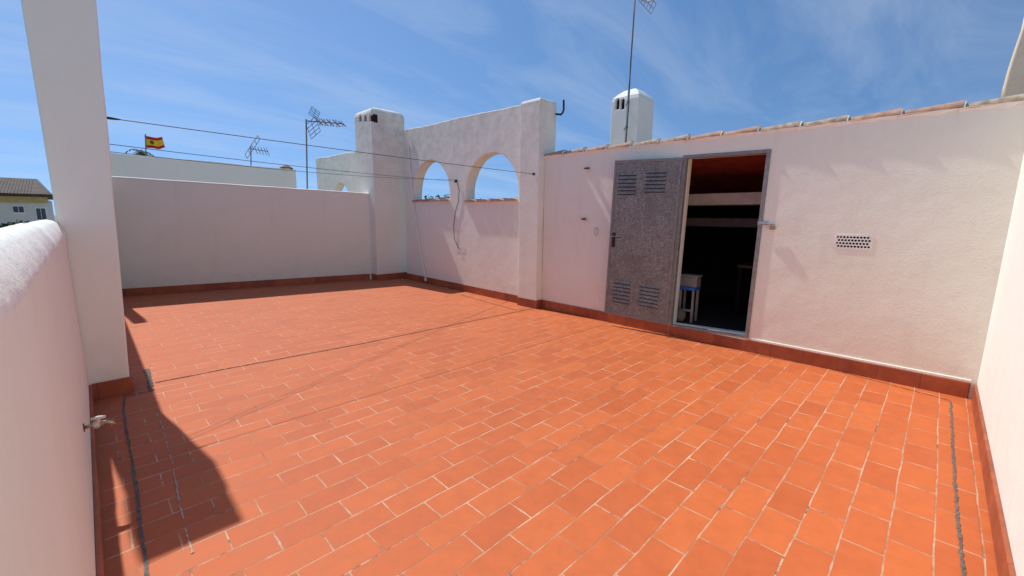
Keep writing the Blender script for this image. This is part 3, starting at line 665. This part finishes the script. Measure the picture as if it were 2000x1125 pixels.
# ---------------------------------------------------------------- beyond the terrace
YN=16.
PN=PL((0,YN),(8,YN))
aa=PN.az(200,296); bb=PN.az(578,331)
nw=wall('neighbour_wall',PN,[(aa[0]-1.0,-7),(bb[0],-7),(bb[0],bb[1]),(aa[0]-.0,aa[1]),(aa[0]-1.0,aa[1])],[],.25,'cool',bev=.02,amp=.006)
tag(nw,'plain white neighbouring wall seen above the far parapet','wall')
vb=PN.at(562,340); o=empty('roof_vent',vb); tag(o,'small round capped vent pot on the white neighbouring wall','vent')
r_=.17; zv=PN.at(562,329).z
MB().tube([V((vb.x,YN+.1,bb[1]-.1)),V((vb.x,YN+.1,zv)),],[r_*.8,r_*.8],12).build('pot','white',o)
MB().tube([V((vb.x,YN+.1,zv)),V((vb.x,YN+.1,zv+.03)),V((vb.x,YN+.1,zv+.13))],[r_*1.25,r_*1.2,.03],12).build('cap','rust',o)
t0=PB.az(616,309); t1=PB.az(692,300)
h0=PB.az(682,385); h1=PB.az(651,385); ht_=PB.az(668,357)
fwl=wall('arched_wall',PB,[(aEnd+.6,-7),(t0[0],-7),(t0[0],t0[1]),(aEnd+.6,t1[1]+.0)],[archhole(h0[0],h1[0],h0[1]-.3,ht_[1],16)],.25,'arch',bev=.02,amp=.008)
tag(fwl,'lower pink wall with one small arch beyond the tower','wall')
def aY(u,v,Y): return atY(u,v,Y)
Y1=17.
o=empty('television_antenna',aY(600,400,Y1)); tag(o,'large rooftop antenna with grid reflector left of the plastered tower','antenna')
MB().tube([aY(601,420,Y1),aY(598,233,Y1)],.028).build('mast','steel',o)
mb=MB()
c1=aY(614,221,Y1); grid(mb,c1,aY(622,212,Y1)-c1+V((0,.25,0)),aY(620,228,Y1)-c1+V((0,-.1,0)),5,3,.010)
c2=aY(612,250,Y1); grid(mb,c2,aY(622,262,Y1)-c2+V((0,.25,0)),aY(619,243,Y1)-c2+V((0,-.1,0)),5,3,.010); mb.build('reflector_grid','darkmetal',o)
MB().tube([aY(598,236,Y1),aY(672,242,Y1)],.018,6).build('boom','darkmetal',o)
for u in (624,634,645,657,668):
    mb=MB()
    s=9 if u<660 else 7
    mb.tube([aY(u-3,236+(u-598)*.08-s*.9,Y1)+V((0,.2,0)),aY(u+3,236+(u-598)*.08+s*.9,Y1)-V((0,.2,0))],.02,6)
    mb.tube([aY(u+3,236+(u-598)*.08-s*.9,Y1)+V((0,.2,0)),aY(u-3,236+(u-598)*.08+s*.9,Y1)-V((0,.2,0))],.02,6)
    mb.build('director_rods','rust',o)
Y2=24.
o=empty('television_antenna',aY(491,400,Y2)); tag(o,'smaller distant antenna above the white neighbouring wall','antenna')
MB().tube([aY(491,400,Y2),aY(490,286,Y2)],.025).build('mast','steel',o)
mb=MB(); c1=aY(490,292,Y2)
grid(mb,aY(493,287,Y2),aY(503,282,Y2)-c1+V((0,0,.2)),aY(492,296,Y2)-c1,5,2,.014); mb.build('reflector_grid','steel',o)
MB().tube([aY(486,290,Y2),aY(524,296,Y2)],.02,6).build('boom','steel',o)
for u in (500,506,512,518,523): MB().tube([aY(u-3,284+(u-490)*.15,Y2),aY(u+3,299+(u-490)*.15,Y2)],.016,6).build('director_rod','alu',o)
# flag
YF=22.
fo=empty('flag_pole',aY(287,420,YF)); tag(fo,'thin pole flying a red and yellow striped flag over white wall','flag')
MB().tube([aY(288,420,YF),aY(284,262,YF)],.02).build('pole','steel',fo)
TL=aY(282,265,YF);TR=aY(318,270,YF);BL=aY(286,289,YF);BR=aY(323,291,YF)
nx,nz=18,8
def fpt(s,t,o_=0):
    p=TL.lerp(TR,s).lerp(BL.lerp(BR,s),t); return p+V((0,.12*math.sin(s*8+t*1.2)*min(1,s*3)-o_,.06*math.sin(s*7+1)*s))
vs=[fpt(i/nx,j/nz) for j in range(nz+1) for i in range(nx+1)]; fs=[];mi=[]
for j in range(nz):
    for i in range(nx): a=j*(nx+1)+i; fs.append((a,a+1,a+nx+2,a+nx+1)); mi.append(0 if j in(0,1,6,7) else 1)
mb=MB().add(vs,fs); mb.mi=mi; mb.build('cloth',['red','yel'],fo,smooth=True)
vs=[fpt(.33+.09*math.cos(2*math.pi*k/10),.5+.15*math.sin(2*math.pi*k/10),.03) for k in range(10)]; MB().add(vs,[tuple(range(10))]).build('crest','rust',fo)
# trees
def tree(name,base,top,cr,n,label,group=None,ls=.25,flat=1):
    o=empty(name,base); tag(o,label,'tree',group)
    hgt=(top-base).length
    mb=MB(); mb.tube([base,base+V((.1,.05,hgt*.4)),base+V((0,0,hgt*.75))],[.25,.16,.05],8)
    for k in range(5):
        a=k*1.3; mb.tube([base+V((.05,0,hgt*.4)),base+V((math.cos(a)*cr*.5,math.sin(a)*cr*.5,hgt*.72))],[.08,.03],6)
    mb.build('trunk','bark',o); mb=MB()
    cl=[(base+V((random.uniform(-.6,.6)*cr,random.uniform(-.6,.6)*cr,hgt-cr*flat*random.uniform(.35,1.5))),cr*random.uniform(.35,.6)) for _ in range(12)]
    for _ in range(n):
        c,r=random.choice(cl); d=V((random.gauss(0,1),random.gauss(0,1),random.gauss(0,1))).normalized(); p=c+d*r*random.uniform(.6,1.05)
        a=V((random.gauss(0,1),random.gauss(0,1),random.gauss(0,1))).normalized()*ls; b=a.orthogonal().normalized()*ls*.5
        k=len(mb.v); mb.v+=[tuple(p-a),tuple(p+b),tuple(p+a),tuple(p-b)]; mb.f.append((k,k+1,k+2,k+3)); mb.mi.append(0)
    mb.build('crown','leaf',o)
def tr(u,v,D,cr,n,label,ls=.25,flat=1):
    t=CAM+ray(u,v).normalized()*D; tree('tree',V((t.x,t.y,-7)),t,cr,n,label,None,ls,flat)
tr(857,384,48,1.6,1200,'distant dark tree top showing in the left arch')
tr(950,394,60,2.2,1200,'distant tree top just at the sill of the right arch')
tr(30,434,27,.9,1300,'bushy tree in front of the cream house at far left',.13)
# palm beside the flag
pt=CAM+ray(276,296).normalized()*26
pm=empty('palm_tree',(pt.x,pt.y,-7)); tag(pm,'thin grey palm top beside the striped flag','tree')
MB().tube([(pt.x,pt.y,-7),(pt.x+.1,pt.y,-2),pt],[.2,.15,.1],8).build('trunk','bark',pm)
mb=MB()
for k in range(16):
    a=k*2.4; L_f=random.uniform(.35,.6); e_=random.uniform(-.2,.9); dr=V((math.cos(a),math.sin(a),0)); P_=[pt+dr*L_f*s+V((0,0,L_f*(e_*s-1.0*s*s))) for s in (0,.25,.5,.75,1)]
    sd_=V((-dr.y,dr.x,0))
    for i in range(4):
        for q_ in (-1,1):
            mb.add([P_[i],P_[i+1],P_[i+1]+sd_*q_*.12-V((0,0,.08))+dr*.05],[(0,1,2)])
mb.build('crown','leaf',pm)
# far house on the left
YH=30.
PH=PL((-10,YH),(0,YH))
e0=PH.az(-150,381); e1=PH.az(86,384)
ho=empty('house',PH.w(e1[0]-3,-7,-2)); tag(ho,'cream house with brown tiled roof and yellow eaves, far left','building')
MB().obox(PH.w(e0[0],-7,0),PH.d*(e1[0]-e0[0]),PH.away*7,V((0,0,7+e1[1]-.1))).build('walls','cream',ho)
MB().obox(PH.w(e0[0]-.1,e1[1]-.3,.12),PH.d*(e1[0]-e0[0]+.2),PH.away*.1,V((0,0,.28))).build('eaves_band','yellow',ho)
rz=PH.az(40,357)[1]+.25; a0,a1=e0[0]-.3,e1[0]+.3
mb=MB(); mb.add([PH.w(a0,e1[1],.35),PH.w(a1,e1[1],.35),PH.w(a1,e1[1],-7.3),PH.w(a0,e1[1],-7.3),PH.w(a0,rz,-3.0),PH.w(a1-.6,rz,-3.0)],[(0,1,5,4),(2,3,4,5),(1,2,5),(3,0,4),(3,2,1,0)])
rf=mb.build('roof','browntile',ho)
n=40
mb=MB()
for i in range(n):
    t=(i+.5)/n; a=a0+(a1-a0)*t; a2=min(a,a1-.6); mb.tube([PH.w(a,e1[1]+.05,.36),PH.w(a2,rz+.05,-3.0)],.07,5)
mb.build('tile_rows','browntile',rf)
for (ul,ur,vt,vb_) in ((25,48,400,418),(72,90,404,432),(-40,-10,400,425)):
    x0=PH.az(ul,vb_); x1=PH.az(ur,vt)
    f=MB().obox(PH.w(x0[0],x0[1],.05),PH.d*(x1[0]-x0[0]),PH.away*.1,V((0,0,x1[1]-x0[1]))).build('window','whiteplastic',ho)
    w2=(x1[0]-x0[0]); 
    for k in range(2): MB().obox(PH.w(x0[0]+w2*(.1+.42*k),x0[1]+.08,.06),PH.d*(w2*.36),PH.away*.02,V((0,0,x1[1]-x0[1]-.16))).build('pane','glass',f)
# ---------------------------------------------------------------- light
el=math.radians(56); dxy=V((.08,-1)).normalized()
ld=V((dxy.x*math.cos(el),dxy.y*math.cos(el),-math.sin(el)))
sd=bpy.data.lights.new('sun','SUN'); sd.energy=4.2; sd.angle=math.radians(.6); sd.color=(1,.96,.9)
so=bpy.data.objects.new('sun',sd); COL.objects.link(so); so.rotation_euler=ld.to_track_quat('-Z','Y').to_euler(); so.location=(0,0,20)
w=bpy.data.worlds.new('World'); bpy.context.scene.world=w; w.use_nodes=True; N=w.node_tree.nodes; L=w.node_tree.links
bg=N['Background']; bg.inputs[1].default_value=.15
tc=N.new('ShaderNodeTexCoord')
vadd=N.new('ShaderNodeVectorMath'); vadd.operation='ADD'; vadd.inputs[1].default_value=(0,0,.24); L.new(tc.outputs['Generated'],vadd.inputs[0])
vnm=N.new('ShaderNodeVectorMath'); vnm.operation='NORMALIZE'; L.new(vadd.outputs[0],vnm.inputs[0])
sky=N.new('ShaderNodeTexSky'); sky.sky_type='NISHITA'; sky.sun_disc=False; sky.sun_elevation=el; sky.sun_rotation=math.atan2(-dxy.x,-dxy.y)
sky.altitude=0; sky.air_density=1.0; sky.dust_density=.2; sky.ozone_density=1.5; L.new(vnm.outputs[0],sky.inputs[0])
hs_=N.new('ShaderNodeHueSaturation'); hs_.inputs['Saturation'].default_value=1.18; hs_.inputs['Value'].default_value=.93; L.new(sky.outputs[0],hs_.inputs['Color'])
sx=N.new('ShaderNodeSeparateXYZ'); L.new(tc.outputs['Generated'],sx.inputs[0])
ad=N.new('ShaderNodeMath'); ad.operation='ADD'; ad.inputs[1].default_value=.18; L.new(sx.outputs['Z'],ad.inputs[0])
mxm=N.new('ShaderNodeMath'); mxm.operation='MAXIMUM'; mxm.inputs[1].default_value=.05; L.new(ad.outputs[0],mxm.inputs[0])
dv=N.new('ShaderNodeVectorMath'); dv.operation='DIVIDE'; L.new(tc.outputs['Generated'],dv.inputs[0])
cb_=N.new('ShaderNodeCombineXYZ'); 
for i in range(3): L.new(mxm.outputs[0],cb_.inputs[i])
L.new(cb_.outputs[0],dv.inputs[1])
mp=N.new('ShaderNodeMapping'); mp.inputs['Rotation'].default_value=(0,0,math.radians(-25)); mp.inputs['Scale'].default_value=(.6,1.9,0); L.new(dv.outputs[0],mp.inputs[0])
n1=N.new('ShaderNodeTexNoise'); n1.inputs['Scale'].default_value=1.4; n1.inputs['Detail'].default_value=9; n1.inputs['Roughness'].default_value=.6; n1.inputs['Distortion'].default_value=.7; L.new(mp.outputs[0],n1.inputs['Vector'])
r=ramp(N,L,n1.outputs['Fac'],.42,.85,(0,0,0,1),(.34,.34,.34,1))
c=mixc(N,L,r.outputs[0],hs_.outputs[0],(4.6,5.1,5.8))
L.new(c,bg.inputs[0])
sc=bpy.context.scene; sc.view_settings.view_transform='Standard'; sc.view_settings.look='None'; sc.view_settings.exposure=0
